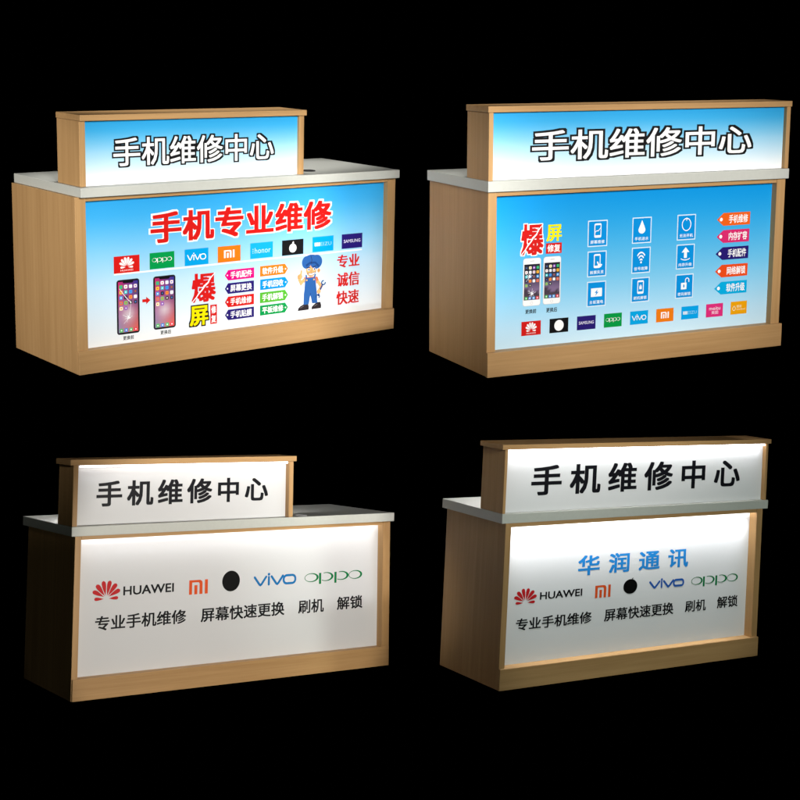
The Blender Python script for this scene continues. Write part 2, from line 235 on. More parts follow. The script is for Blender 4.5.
WOOD_V = wood('beech_laminate_upright', (46, 46, 1.1))
WOOD_H = wood('beech_laminate_lengthwise', (1.1, 46, 46))
TOP = plain('pale_grey_laminate', (.465, .475, .435), .45, .3, .02, 60)
VINYL = printed('printed_vinyl')
METAL = plain('grommet_metal', (.5, .5, .5), .35, .5)
HOLE = plain('grommet_hole', (.012, .012, .012), .6, .2)
BLACK = plain('black_cloth', (0, 0, 0), .9, 0, 0)
LED = {n: glow('led_light_' + k, (.95, .96, 1.0), s) for n, k, s in (('BL', 'soft', 8.0), ('BR', 'bright', 17.0), ('BLs', 'sign_soft', 5), ('BRs', 'sign_bright', 12.0), ('rear', 'rear', 85.0))}
INK = .83


# ------------------------------------------------------------------ mesh helpers
class Piece:
    """collects shapes with an ink colour each into ONE mesh object"""
    def __init__(s):
        s.bm = bmesh.new()
        s.ink = s.bm.loops.layers.float_color.new('ink')

    def face(s, pts, cols):
        vs = [s.bm.verts.new(p) for p in pts]
        f = s.bm.faces.new(vs)
        if not isinstance(cols[0], (list, tuple)):
            cols = [cols] * len(vs)
        for l, c in zip(f.loops, cols):
            l[s.ink] = (*c, 1)

    def box(s, x0, y0, z0, x1, y1, z1, bevel=.0015):
        r = bmesh.ops.create_cube(s.bm, size=1)
        bmesh.ops.scale(s.bm, vec=(x1 - x0, y1 - y0, z1 - z0), verts=r['verts'])
        bmesh.ops.translate(s.bm, vec=((x0 + x1) / 2, (y0 + y1) / 2, (z0 + z1) / 2), verts=r['verts'])
        if bevel:
            es = list({e for v in r['verts'] for e in v.link_edges})
            bmesh.ops.bevel(s.bm, geom=es, offset=bevel, segments=2, profile=.6, affect='EDGES')

    def build(s, name, mat, parent, off=(0, 0, 0), label=None):
        bmesh.ops.translate(s.bm, vec=off, verts=s.bm.verts)
        me = bpy.data.meshes.new(name)
        s.bm.to_mesh(me); s.bm.free()
        me.materials.append(mat)
        o = bpy.data.objects.new(name, me)
        COL.objects.link(o)
        if parent:
            o.parent = parent
        if label:
            o['label'] = label
        return o


def ink(c):
    return [v * INK for v in srgb(c)]


_text = {}


def text_mesh(body, spacing):
    """outline of a line of lettering as flat polygons, in em units"""
    key = (body, spacing)
    if key not in _text:
        cu = bpy.data.curves.new('lettering', 'FONT')
        cu.body = body; cu.resolution_u = 3; cu.space_character = spacing
        o = bpy.data.objects.new('lettering', cu)
        COL.objects.link(o)
        bpy.context.view_layer.update()
        me = bpy.data.meshes.new_from_object(o.evaluated_get(bpy.context.evaluated_depsgraph_get()))
        _text[key] = ([(v.co.x, v.co.y) for v in me.vertices], [list(p.vertices) for p in me.polygons])
        bpy.data.objects.remove(o); bpy.data.meshes.remove(me); bpy.data.curves.remove(cu)
    return _text[key]


STEP = .0003      # height of one layer of vinyl
THIN = .000012


class Art:
    """draws on an upright panel that faces -y at depth y"""
    def __init__(s, y):
        s.y = y; s.p = Piece(); s.n = 0

    def flat(s, pts, col, layer):
        s.n += 1
        y = s.y - STEP * layer - THIN * (s.n % 18)
        if isinstance(col, list) and isinstance(col[0], (list, tuple)):
            cs = [ink(c) for c in col]
        else:
            cs = ink(col)
        a = sum(pts[i][0] * pts[(i + 1) % len(pts)][1] - pts[(i + 1) % len(pts)][0] * pts[i][1] for i in range(len(pts)))
        if a < 0:
            pts = pts[::-1]
            if cs and isinstance(cs[0], list):
                cs = cs[::-1]
        s.p.face([(x, y, z) for x, z in pts], cs)

    def rect(s, r, col, layer):
        s.flat([(r[0], r[1]), (r[2], r[1]), (r[2], r[3]), (r[0], r[3])], col, layer)

    def rrect(s, r, rad, col, layer, seg=4):
        s.flat(rr_pts(r, rad, seg), col, layer)

    def ell(s, cx, cz, rx, rz, col, layer, n=28):
        s.flat([(cx + rx * math.cos(TAU * k / n), cz + rz * math.sin(TAU * k / n)) for k in range(n)], col, layer)

    def band(s, A, B, col, layer, closed=False):
        n = len(A); s.n += 1
        y = s.y - STEP * layer - THIN * (s.n % 18); c = ink(col)
        for k in range(n if closed else n - 1):
            q = [A[k], A[(k + 1) % n], B[(k + 1) % n], B[k]]
            a = sum(q[i][0] * q[(i + 1) % 4][1] - q[(i + 1) % 4][0] * q[i][1] for i in range(4))
            if a < 0:
                q = q[::-1]
            s.p.face([(x, y, z) for x, z in q], c)

    def ring(s, cx, cz, rx, rz, ix, iz, col, layer, dx=0, a0=0, a1=360, n=36):
        full = abs(a1 - a0) >= 360
        an = [math.radians(a0 + (a1 - a0) * k / n) for k in range(n if full else n + 1)]
        s.band([(cx + rx * math.cos(a), cz + rz * math.sin(a)) for a in an],
               [(cx + dx + ix * math.cos(a), cz + iz * math.sin(a)) for a in an], col, layer, full)

    def stroke(s, pts, w, col, layer, cap=True):
        """a pen line of even width with rounded ends"""
        n = len(pts); Lf, Rt = [], []
        for k in range(n):
            t0 = Vector(pts[k]) - Vector(pts[k - 1]) if k else Vector(pts[1]) - Vector(pts[0])
            t1 = Vector(pts[k + 1]) - Vector(pts[k]) if k < n - 1 else t0
            t0 = t0.normalized(); t1 = t1.normalized()
            b = (t0 + t1).normalized(); nrm = Vector((-b.y, b.x))
            sc = w / 2 / max(.5, nrm.dot(Vector((-t0.y, t0.x))))
            Lf.append(tuple(Vector(pts[k]) + nrm * sc)); Rt.append(tuple(Vector(pts[k]) - nrm * sc))
        s.band(Lf, Rt, col, layer)
        if cap:
            for e in (pts[0], pts[-1]):
                s.ell(e[0], e[1], w / 2, w / 2, col, layer, 12)

    def text(s, body, box, col, bold, layer, spacing):
        V, F = text_mesh(body, spacing)
        bx, bz = bold
        big = max(bx, bz)
        sq = [(1, 1), (-1, 1), (-1, -1), (1, -1)]
        if big > .02:
            sq += [(1, 0), (0, 1), (-1, 0), (0, -1)]
        if big > .045:
            sq += [(1, .5), (1, -.5), (-1, .5), (-1, -.5), (.5, 1), (-.5, 1), (.5, -1), (-.5, -1), (.4, .4), (-.4, -.4)]
        sh = [(bx * a, bz * b) for a, b in sq]
        xs = [v[0] for v in V]; zs = [v[1] for v in V]
        x0, x1, z0, z1 = min(xs) - bx, max(xs) + bx, min(zs) - bz, max(zs) + bz
        sx = (box[2] - box[0]) / (x1 - x0); sz = (box[3] - box[1]) / (z1 - z0)
        c = ink(col)
        for i, (dx, dz) in enumerate(sh):
            y = s.y - STEP * layer - THIN * i
            vs = [s.p.bm.verts.new((box[0] + (v[0] + dx - x0) * sx, y, box[1] + (v[1] + dz - z0) * sz)) for v in V]
            for f in F:
                try:
                    fc = s.p.bm.faces.new([vs[k] for k in f])
                except ValueError:
                    continue
                for l in fc.loops:
                    l[s.p.ink] = (*c, 1)


def rr_pts(r, rad, seg=4):
    out = []
    for cx, cz, a in ((r[2] - rad, r[3] - rad, 0), (r[0] + rad, r[3] - rad, 90), (r[0] + rad, r[1] + rad, 180), (r[2] - rad, r[1] + rad, 270)):
        for k in range(seg + 1):
            t = math.radians(a + 90 * k / seg)
            out.append((cx + rad * math.cos(t), cz + rad * math.sin(t)))
    return out


# ------------------------------------------------------------------ emblems and pictures on the print
def petals(A, r, col, layer):
    w, h = r[2] - r[0], r[3] - r[1]
    cx, cz = (r[0] + r[2]) / 2, r[1] + .13 * h
    for sg in (-1, 1):
        for ang, ln, wd in ((9, .86, .105), (32, .80, .115), (58, .68, .115), (88, .48, .095)):
            a = math.radians(ang)
            pts = []
            for k in range(17):
                t = k / 16
                pts.append((t, wd * (math.sin(math.pi * min(1, t * .62)) ** 1.2 if t < .8 else math.sin(math.pi * .8 * .62) ** 1.2 * math.sqrt(max(0, 1 - ((t - .8) / .2) ** 2)))))
            prof = [(t * ln + .1, d) for t, d in pts] + [(t * ln + .1, -d) for t, d in pts[-2:0:-1]]
            P = []
            for t, d in prof:
                x = sg * (math.sin(a) * t + math.cos(a) * d + .018)
                z = math.cos(a) * t - math.sin(a) * d - (.06 if ang > 80 else 0)
                P.append((cx + x * w * .86, cz + z * h * .90))
            A.flat(P, col, layer)


def g_mi(A, r, col, layer):
    w, h = r[2] - r[0], r[3] - r[1]
    X = lambda u: r[0] + u * w
    Z = lambda v: r[1] + v * h
    outer = [(0, 0), (0, 1), (.5, 1), (.6, .985), (.67, .93), (.705, .85), (.715, .75), (.715, 0), (.555, 0), (.555, .72), (.535, .8), (.48, .835), (.16, .835), (.16, 0)]
    A.flat([(X(u), Z(v)) for u, v in outer], col, layer)
    A.rect((X(.28), Z(0), X(.44), Z(.64)), col, layer)
    A.rect((X(.84), Z(0), X(1), Z(1)), col, layer)


def g_vivo(A, r, col, layer, k=1.0):
    w, h = r[2] - r[0], r[3] - r[1]
    s = .047 * w * k
    P = lambda u, v: (r[0] + s / 2 + u * (w - s), r[1] + s / 2 + v * (h - s))
    A.stroke([P(0, .74), P(.115, .08), P(.14, .01), P(.165, .08), P(.28, .74)], s, col, layer)
    A.stroke([P(.345, .02), P(.345, .70)], s, col, layer)
    A.ell(*P(.345, .95), s * .62, s * .62, col, layer, 14)
    A.stroke([P(.41, .74), P(.525, .08), P(.55, .01), P(.575, .08), P(.69, .74)], s, col, layer)
    o = (P(.71, 0)[0] - s / 2, P(0, 0)[1] - s / 2, P(1, 0)[0] + s / 2, P(0, .74)[1] + s / 2)
    i = (o[0] + s, o[1] + s, o[2] - s, o[3] - s)
    rad = min(o[2] - o[0], o[3] - o[1]) * .46
    A.band(rr_pts(o, rad, 6), rr_pts(i, max(.0005, min(rad - s, (i[3] - i[1]) * .45)), 6), col, layer, True)


def g_oppo(A, r, col, layer, k=1.0):
    w, h = r[2] - r[0], r[3] - r[1]
    P = lambda u, v: (r[0] + u * w, r[1] + v * h)
    rz = .39 * h; cz = r[1] + .61 * h
    th = .036 * w * k; tn = .07 * h * k
    for c in (.12, .88):
        A.ring(P(c, 0)[0], cz, .12 * w, rz, .12 * w - th * .62, rz - tn, col, layer, -th * .36)
    for c in (.265, .53):
        A.rect((P(c - .019 * k, 0)[0], r[1], P(c + .019 * k, 0)[0], cz + rz * .92), col, layer)
        A.ring(P(c + .105, 0)[0], cz, .125 * w, rz, .125 * w - th * .75, rz - tn, col, layer, -th * .3, -128, 112)


PHONE_ICON = [(60, 190, 90), (245, 245, 245), (240, 190, 60), (60, 60, 66), (70, 160, 235), (250, 250, 250), (235, 120, 50), (60, 200, 210),
              (250, 246, 200), (40, 40, 44), (240, 240, 246), (120, 200, 110), (60, 150, 230), (150, 90, 190), (245, 150, 60), (250, 225, 225), (60, 62, 60), (90, 90, 100)]


def phone(A, r, dark, cracked):
    w, h = r[2] - r[0], r[3] - r[1]
    X = lambda u: r[0] + u * w
    Z = lambda v: r[1] + v * h
    if dark:
        A.rrect(r, .11 * w, (58, 58, 66), 1, 6); A.rrect((X(.025), Z(.011), X(.975), Z(.989)), .1 * w, (16, 16, 20), 2, 6)
        sc = (.07, .035, .93, .965)
    else:
        A.rrect(r, .13 * w, (214, 205, 205), 1, 6); A.rrect((X(.02), Z(.008), X(.98), Z(.992)), .12 * w, (250, 249, 248), 2, 6)
        A.rrect((X(.38), Z(.935), X(.62), Z(.945)), .005 * h, (150, 150, 154), 3)
        A.ring(X(.5), Z(.06), .075 * w, .075 * w, .06 * w, .06 * w, (205, 200, 200), 3)
        sc = (.06, .125, .94, .875)

    def wall(u, v):
        if dark:      # warm to cool diagonal wash
            t = (196, 40, 104), (44, 50, 146), (244, 104, 84), (150, 150, 184)
            a = [t[0][i] * (1 - u) + t[1][i] * u for i in range(3)]
            b = [t[2][i] * u + t[3][i] * (1 - u) for i in range(3)]
            c = [a[i] * v + b[i] * (1 - v) for i in range(3)]
            g = math.exp(-(((u - .5) / .35) ** 2 + ((v - .36) / .16) ** 2))
            return tuple(c[i] + (226 - c[i]) * g * .75 for i in range(3))
        c = (32, 30, 46) if v > .8 else tuple((32, 30, 46)[i] + ((126, 104, 138)[i] - (32, 30, 46)[i]) * min(1, (.8 - v) / .5) for i in range(3))
        if v < .3 - .12 * u + .03 * math.sin(9 * u):
            c = (70, 58, 70) if v > .14 else (96, 78, 84)
        return c
    nu, nv = 6, 14
    for i in range(nu):
        for j in range(nv):
            q = [(i / nu, j / nv), ((i + 1) / nu, j / nv), ((i + 1) / nu, (j + 1) / nv), (i / nu, (j + 1) / nv)]
            A.n = 0
            A.flat([(X(sc[0] + (sc[2] - sc[0]) * u), Z(sc[1] + (sc[3] - sc[1]) * v)) for u, v in q], [wall(u, v) for u, v in q], 3)
    if dark:
        A.rrect((X(.27), Z(.935), X(.73), Z(.975)), .02 * h, (16, 16, 20), 4)
    iw = .145 * w
    k = 0
    rows = 5
    top = .90 if dark else .83
    for row in range(rows):
        for cl in range(4 if row < rows - 1 else 2):
            cx = X(.185 + .21 * cl); cz = Z(top - .03 - row * (.098 if dark else .092))
            A.rrect((cx - iw / 2, cz - iw / 2, cx + iw / 2, cz + iw / 2), iw * .24, PHONE_ICON[(k * 5 + (0 if dark else 3)) % 18], 5); k += 1
            A.ell(cx, cz, iw * .2, iw * .2, [(250, 250, 250), (70, 120, 220), (230, 60, 60)][k % 3], 6, 10)
    for cl, c in enumerate(((70, 200, 100), (60, 140, 235), (80, 200, 120) if dark else (80, 170, 235), (238, 70, 90))):
        cx = X(.185 + .21 * cl); cz = Z(.075 if dark else .165)
        A.rrect((cx - iw / 2, cz - iw / 2, cx + iw / 2, cz + iw / 2), iw * .24, c, 5)
        A.ell(cx, cz, iw * .22, iw * .22, (248, 248, 248), 6, 10)
    if cracked:
        rnd = random.Random(7)
        o = (.5, .30) if dark else (.36, .62)
        if dark:
            A.stroke([(X(.12), Z(.84)), (X(.32), Z(.72)), (X(.5), Z(.62)), (X(.62), Z(.58))], .022 * w, (250, 250, 252), 7)
            A.stroke([(X(.62), Z(.58)), (X(.58), Z(.45)), (X(.5), Z(.30))], .014 * w, (244, 244, 248), 7)
        cs = [o] if dark else [o, (.5, .26)]
        for o in cs:
            for q in range(11):
                a = rnd.uniform(0, TAU); ln = rnd.uniform(.1, .3)
                P = [(X(o[0]), Z(o[1]))]
                for st in (.5, 1):
                    P.append((X(o[0] + math.cos(a) * ln * st + rnd.uniform(-.02, .02)), Z(o[1] + math.sin(a) * ln * .5 * st)))
                A.stroke(P, .012 * w, (246, 246, 250), 7, False)
            A.flat([(X(o[0] + d * math.cos(TAU * q / 9)), Z(o[1] + .5 * d * math.sin(TAU * q / 9))) for q in range(9) for d in [(.09, .04, .07)[q % 3]]], (250, 250, 252), 8)


def worker(A, r):
    w, h = r[2] - r[0], r[3] - r[1]
    P = lambda u, v: (r[0] + u * w, r[1] + v * h)
    E = lambda u, v, a, b, c, l: A.ell(*P(u, v), a * w, b * h, c, l, 22)
    F = lambda c, l, *q: A.flat([P(u, v) for u, v in q], c, l)
    SK, BL, BD, OR, DK, LN = (228, 172, 112), (42, 92, 160), (28, 66, 126), (226, 112, 70), (44, 38, 42), (40, 34, 44)
    # boots
    for x0, x1 in ((.03, .40), (.50, .83)):
        F(DK, 2, (x0, .0), (x1, .0), (x1 + .01, .05), (x1 - .02, .115), (x1 - .14, .12), (x0 + .08, .08), (x0 + .01, .045))
        F((120, 112, 116), 3, (x0 + .08, .055), (x0 + .2, .085), (x0 + .2, .075), (x0 + .09, .046))
    # legs and bib
    F(BL, 3, (.22, .10), (.40, .10), (.455, .27), (.52, .11), (.70, .105), (.68, .3), (.645, .46), (.27, .46), (.23, .3))
    F(BD, 4, (.44, .30), (.47, .30), (.455, .24))
    F(BL, 4, (.25, .40), (.655, .40), (.625, .575), (.56, .585), (.33, .585), (.27, .575))
    # shirt, arms
    F(OR, 3, (.24, .555), (.33, .60), (.56, .60), (.70, .585), (.755, .50), (.66, .455), (.63, .56), (.27, .555), (.25, .50))
    F(OR, 3, (.285, .57), (.24, .5), (.205, .54), (.235, .60), (.33, .61))
    A.stroke([P(.225, .555), P(.13, .50), P(.065, .58)], .095 * w, SK, 4)
    A.stroke([P(.72, .49), P(.83, .40), P(.735, .315)], .10 * w, SK, 4)
    # thumbs up
    E(.085, .62, .085, .052, SK, 5)
    A.stroke([P(.12, .64), P(.135, .72)], .06 * w, SK, 5)
    for k in range(3):
        A.stroke([P(.02, .645 - .024 * k), P(.085, .64 - .024 * k)], .012 * w, (170, 116, 70), 6)
    # straps
    A.stroke([P(.32, .555), P(.30, .63)], .05 * w, BL, 5); A.stroke([P(.57, .555), P(.615, .63)], .05 * w, BL, 5)
    for u in (.32, .57):
        E(u, .545, .025, .014, (240, 190, 70), 6)
    # wrench in the fist
    A.stroke([P(.73, .24), P(.77, .315), P(.87, .43)], .05 * w, BD, 5)
    A.ring(*P(.905, .465), .085 * w, .048 * h, .045 * w, .026 * h, BD, 5, 0, 80, 370, 20)
    A.ring(*P(.715, .225), .075 * w, .042 * h, .04 * w, .022 * h, BD, 5, 0, -70, 220, 20)
    E(.745, .315, .07, .042, SK, 6)
    # head
    F(SK, 4, (.30, .70), (.29, .80), (.34, .87), (.60, .87), (.68, .76), (.645, .68), (.56, .615), (.44, .595), (.345, .635))
    E(.735, .70, .055, .04, SK, 4); E(.735, .70, .028, .02, (196, 134, 82), 5)
    # cap with a brim
    E(.31, .87, .16, .115, BL, 6); E(.64, .865, .21, .13, BL, 6); E(.47, .93, .23, .075, BL, 6)
    F(BD, 7, (.30, .79), (.42, .835), (.60, .835), (.72, .755), (.745, .80), (.62, .87), (.42, .875), (.28, .83))
    A.stroke([P(.45, .985), P(.49, .91), P(.47, .845)], .014 * w, LN, 8)
    # face
    for u in (.385, .575):
        E(u, .735, .038, .026, (246, 246, 246), 7); E(u + .004, .734, .024, .02, (60, 100, 170), 8); E(u + .005, .734, .012, .01, LN, 9)
    A.stroke([P(.325, .778), P(.43, .77)], .02 * w, LN, 8); A.stroke([P(.53, .775), P(.64, .79)], .02 * w, LN, 8)
    E(.47, .705, .04, .022, (212, 150, 94), 7)
    F((252, 252, 252), 7, (.35, .672), (.46, .66), (.61, .68), (.57, .642), (.47, .628), (.39, .642))
    A.stroke([P(.34, .675), P(.46, .66), P(.62, .683)], .014 * w, LN, 8); A.stroke([P(.34, .675), P(.40, .638), P(.47, .625), P(.57, .64), P(.62, .683)], .012 * w, LN, 8)


def drop_pts(P, n=20):
    out = [P(.5, 1)]
    for k in range(n + 1):
        a = math.radians(150 - 300 * 0 + (-(300) * k / n) - 0)
        out.append(P(.5 + .33 * math.cos(a + math.radians(0)) * (1 if True else 0), .33 + .31 * math.sin(a)))
    return out


def emblem(A, kind, r, col, layer):
    w, h = r[2] - r[0], r[3] - r[1]
    P = lambda u, v: (r[0] + u * w, r[1] + v * h)
    B = lambda a, b, c, d: (r[0] + a * w, r[1] + b * h, r[0] + c * w, r[1] + d * h)
    S = lambda pts, t: A.stroke([P(*q) for q in pts], t * w, col, layer)
    blue = (0, 144, 222)
    if kind == 'petalword':
        petals(A, B(.26, .27, .74, .93), col, layer); A.text('HUAWEI', B(.26, .1, .74, .2), (250, 225, 222), (.004, .004), layer, 1)
    elif kind == 'petal':
        petals(A, r, col, layer)
    elif kind == 'oppo':
        g_oppo(A, B(.1, .36, .9, .68), col, layer, .95)
    elif kind == 'oppo1':
        g_oppo(A, r, col, layer)
    elif kind == 'vivo':
        g_vivo(A, B(.1, .3, .9, .78), col, layer, .95)
    elif kind == 'vivo1':
        g_vivo(A, r, col, layer)
    elif kind == 'mi':
        if col == (255, 255, 255):
            g_mi(A, B(.27, .26, .73, .74), col, layer)
        else:
            g_mi(A, r, col, layer)
    elif kind == 'honor':
        A.text('honor', B(.2, .32, .9, .68), (190, 232, 246), (.002, .002), layer, 1.05)
        for v in (.36, .48, .60):
            A.ell(*P(.12, v), .022 * w, .03 * h, (190, 232, 246), layer, 10)
    elif kind == 'blob':
        A.ell(*P(.5, .45), .17 * w, .29 * h, col, layer); A.flat([P(.5, .7), P(.47, .8), P(.52, .9), P(.56, .82), P(.54, .72)], col, layer)
    elif kind == 'disc':
        A.ell(*P(.5, .5), .25 * w, .38 * h, col, layer)
    elif kind == 'disc1':
        A.ell(*P(.5, .5), .5 * w, .5 * h, col, layer, 48)
    elif kind == 'discleaf':
        A.ell(*P(.5, .5), .5 * w, .5 * h, col, layer, 48); A.flat([P(.58, .98), P(.60, 1.04), P(.68, 1.09), P(.69, 1.05), P(.65, .985)], col, layer)
    elif kind == 'meizu':
        for k in range(3):
            A.rect(B(.1 + .09 * k, .38, .17 + .09 * k, .62), (235, 246, 252), layer)
        A.text('EIZU', B(.38, .38, .9, .62), (150, 214, 244), (.002, .002), layer, 1.1)
    elif kind == 'samsung':
        A.text('SAMSUNG', B(.1, .4, .9, .62), (225, 222, 240), (.012, .012), layer, 1)
    elif kind == 'meitu':
        A.text('meitu', B(.18, .52, .84, .78), (250, 222, 236), (.008, .008), layer, 1); A.text('美图', B(.32, .2, .72, .46), (250, 215, 232), (.008, .008), layer, 1)
    elif kind == 'coolpad':
        A.ring(*P(.21, .46), .1 * w, .18 * h, .07 * w, .13 * h, (250, 236, 200), layer, 0, 130, 410); A.stroke([P(.16, .66), P(.21, .56), P(.26, .66)], .025 * w, (250, 236, 200), layer)
        A.text('酷派', B(.37, .5, .68, .72), (252, 232, 186), (.01, .01), layer, 1); A.text('coolpad', B(.37, .28, .9, .46), (252, 232, 186), (.004, .004), layer, 1)
    elif kind == 'arrow':
        A.flat([P(0, .3), P(.48, .3), P(.48, 0), P(1, .5), P(.48, 1), P(.48, .7), P(0, .7)], col, layer)
    elif kind == 'crack':
        pts = [(.02, .03), (.2, .2), (.3, .32), (.42, .42), (.52, .55), (.68, .66), (.74, .78), (.97, .98)]
        wd = [.02, .018, .03, .028, .04, .03, .03, .01]
        A.band([P(u - d * .7, v + d * .5) for (u, v), d in zip(pts, wd)], [P(u + d * .7, v - d * .5) for (u, v), d in zip(pts, wd)], col, layer)
        A.flat([P(.62, .86), P(.8, .84), P(.76, .815), P(.64, .84)], col, layer)
    elif kind.startswith('phone'):
        phone(A, r, 'dark' in kind, 'cracked' in kind)
    elif kind == 'worker':
        worker(A, r)
    elif kind in ('ic_crack', 'ic_touch', 'ic_lockphone'):
        o, i = B(.22, 0, .8, 1), B(.29, .17, .73, .88)
        A.rrect(o, .1 * w, col, layer); A.rect(i, blue, layer + 1)
        if kind == 'ic_crack':
            A.stroke([P(.29, .4), P(.44, .5), P(.52, .46), P(.73, .68)], .05 * w, col, layer + 2)
        elif kind == 'ic_touch':
            A.ell(*P(.72, .16), .17 * w, .13 * h, col, layer + 2); A.stroke([P(.54, .42), P(.66, .18)], .11 * w, col, layer + 2); A.stroke([P(.66, .25), P(.9, .22)], .1 * w, col, layer + 2)
        else:
            A.rect(B(.4, .34, .62, .56), col, layer + 2); A.ring(*P(.51, .56), .085 * w, .12 * h, .045 * w, .07 * h, col, layer + 2, 0, 0, 180, 14)
    elif kind == 'ic_power':
        A.rect(B(.02, .1, .98, .72), col, layer); A.flat([P(.6, .64), P(.34, .38), P(.48, .38), P(.4, .16), P(.68, .44), P(.53, .44)], blue, layer + 1)
    elif kind == 'ic_drop':
        pts = [P(.5, 1.02)] + [P(.5 + .3 * math.cos(a), .32 + .26 * math.sin(a)) for a in [math.radians(28 - 236 * k / 18) for k in range(19)]]
        A.flat(pts, col, layer)
    elif kind == 'ic_wifi':
        for q in (.78, .54, .3):
            A.ring(*P(.5, .12), q * .62 * w, q * h, q * .62 * w - .085 * w, q * h - .1 * h, col, layer, 0, 42, 138, 18)
        A.ell(*P(.5, .14), .075 * w, .075 * h, col, layer, 14)
    elif kind == 'ic_ring':
        A.ring(*P(.5, .5), .42 * w, .47 * h, .355 * w, .41 * h, col, layer); S([(.5, .98), (.5, .78)], .05); A.flat([P(.38, .88), P(.62, .88), P(.5, .98)], col, layer + 1)
    elif kind == 'ic_up':
        A.flat([P(.5, 1), P(.86, .62), P(.63, .62), P(.63, .2), P(.37, .2), P(.37, .62), P(.14, .62)], col, layer)
        A.ring(*P(.5, .2), .44 * w, .18 * h, .37 * w, .12 * h, col, layer, 0, 190, 350, 18)
    elif kind == 'ic_unlock':
        A.rect(B(.18, .06, .7, .56), col, layer); A.rect(B(.38, .2, .5, .42), blue, layer + 1)
        A.ring(*P(.74, .72), .2 * w, .22 * h, .13 * w, .15 * h, col, layer, 0, 0, 180, 16); S([(.575, .72), (.575, .54)], .07); S([(.905, .72), (.905, .62)], .07)


def draw(ops, y):
    A = Art(y)
    for op in ops:
        k = op[0]
        if k == 'T':
            A.text(op[1], op[2], op[3], op[4], op[5], op[6])
        elif k == 'R':
            A.rect(op[1], op[2], op[3])
        elif k == 'P':
            A.flat(op[1], op[2], op[3])
        elif k == 'E':
            A.ell(op[1][0], op[1][1], op[1][2], op[1][2], op[2], op[3], 16)
        elif k == 'G':
            emblem(A, op[1], op[2], op[3], op[4])
    return A.p


# ------------------------------------------------------------------ the counters
FRONT_INK = {      # printed backgrounds, bottom to top
    'TL': [(0, (252, 254, 255)), (.12, (236, 246, 253)), (.38, (196, 228, 249)), (.62, (132, 203, 243)), (.85, (62, 172, 234)), (1, (40, 158, 226))],
    'TR': [(0, (208, 238, 254)), (.12, (192, 231, 252)), (.45, (112, 196, 238)), (.78, (40, 164, 230)), (1, (0, 144, 222))],
    'BL': [(0, (218, 218, 219)), (1, (218, 218, 219))],
    'BR': [(0, (232, 232, 234)), (1, (232, 232, 234))]}
SIGN_INK = {
    'TL': [(0, (255, 255, 255)), (.12, (240, 249, 254)), (.5, (160, 215, 244)), (.85, (62, 174, 232)), (1, (44, 164, 228))],
    'TR': [(0, (255, 255, 255)), (.12, (240, 249, 254)), (.5, (160, 215, 244)), (.85, (62, 174, 232)), (1, (44, 164, 228))],
    'BL': [(0, (218, 218, 219)), (1, (218, 218, 219))],
    'BR': [(0, (232, 232, 234)), (1, (232, 232, 234))]}


def sheet(x0, z0, x1, z1, y, th, stops):
    """a printed board: a front face in horizontal bands of ink, and the board behind it"""
    p = Piece()
    n = 28 if len(stops) > 2 else 1

    def at(t):
        for (a, ca), (b, cb) in zip(stops, stops[1:]):
            if t <= b + 1e-9:
                k = (t - a) / (b - a)
                return ink([ca[i] + (cb[i] - ca[i]) * k for i in range(3)])
        return ink(stops[-1][1])
    for k in range(n):
        a, b = k / n, (k + 1) / n
        za, zb = z0 + (z1 - z0) * a, z0 + (z1 - z0) * b
        ca, cb = at(a), at(b)
        p.face([(x0, y, za), (x1, y, za), (x1, y, zb), (x0, y, zb)], [ca, ca, cb, cb])
    w = ink((235, 235, 235))
    q = [(x0, z0), (x1, z0), (x1, z1), (x0, z1)]
    for k in range(4):
        a, b = q[k], q[(k + 1) % 4]
        p.face([(a[0], y, a[1]), (a[0], y + th, a[1]), (b[0], y + th, b[1]), (b[0], y, b[1])], w)
    p.face([(x0, y + th, z0), (x0, y + th, z1), (x1, y + th, z1), (x1, y + th, z0)], w)
    return p


LABEL = {
    'TL': 'blue panelled wood counter with big red headline, cartoon worker and short raised sign',
    'TR': 'blue panelled wood counter with nine white icon tiles under a full width raised sign',
    'BL': 'dark sided wood counter with lit white front, one row of logos and short raised sign',
    'BR': 'lit white fronted wood counter with a blue line of lettering above its logos'}
HC = .80
LIT = ('BL', 'BR')


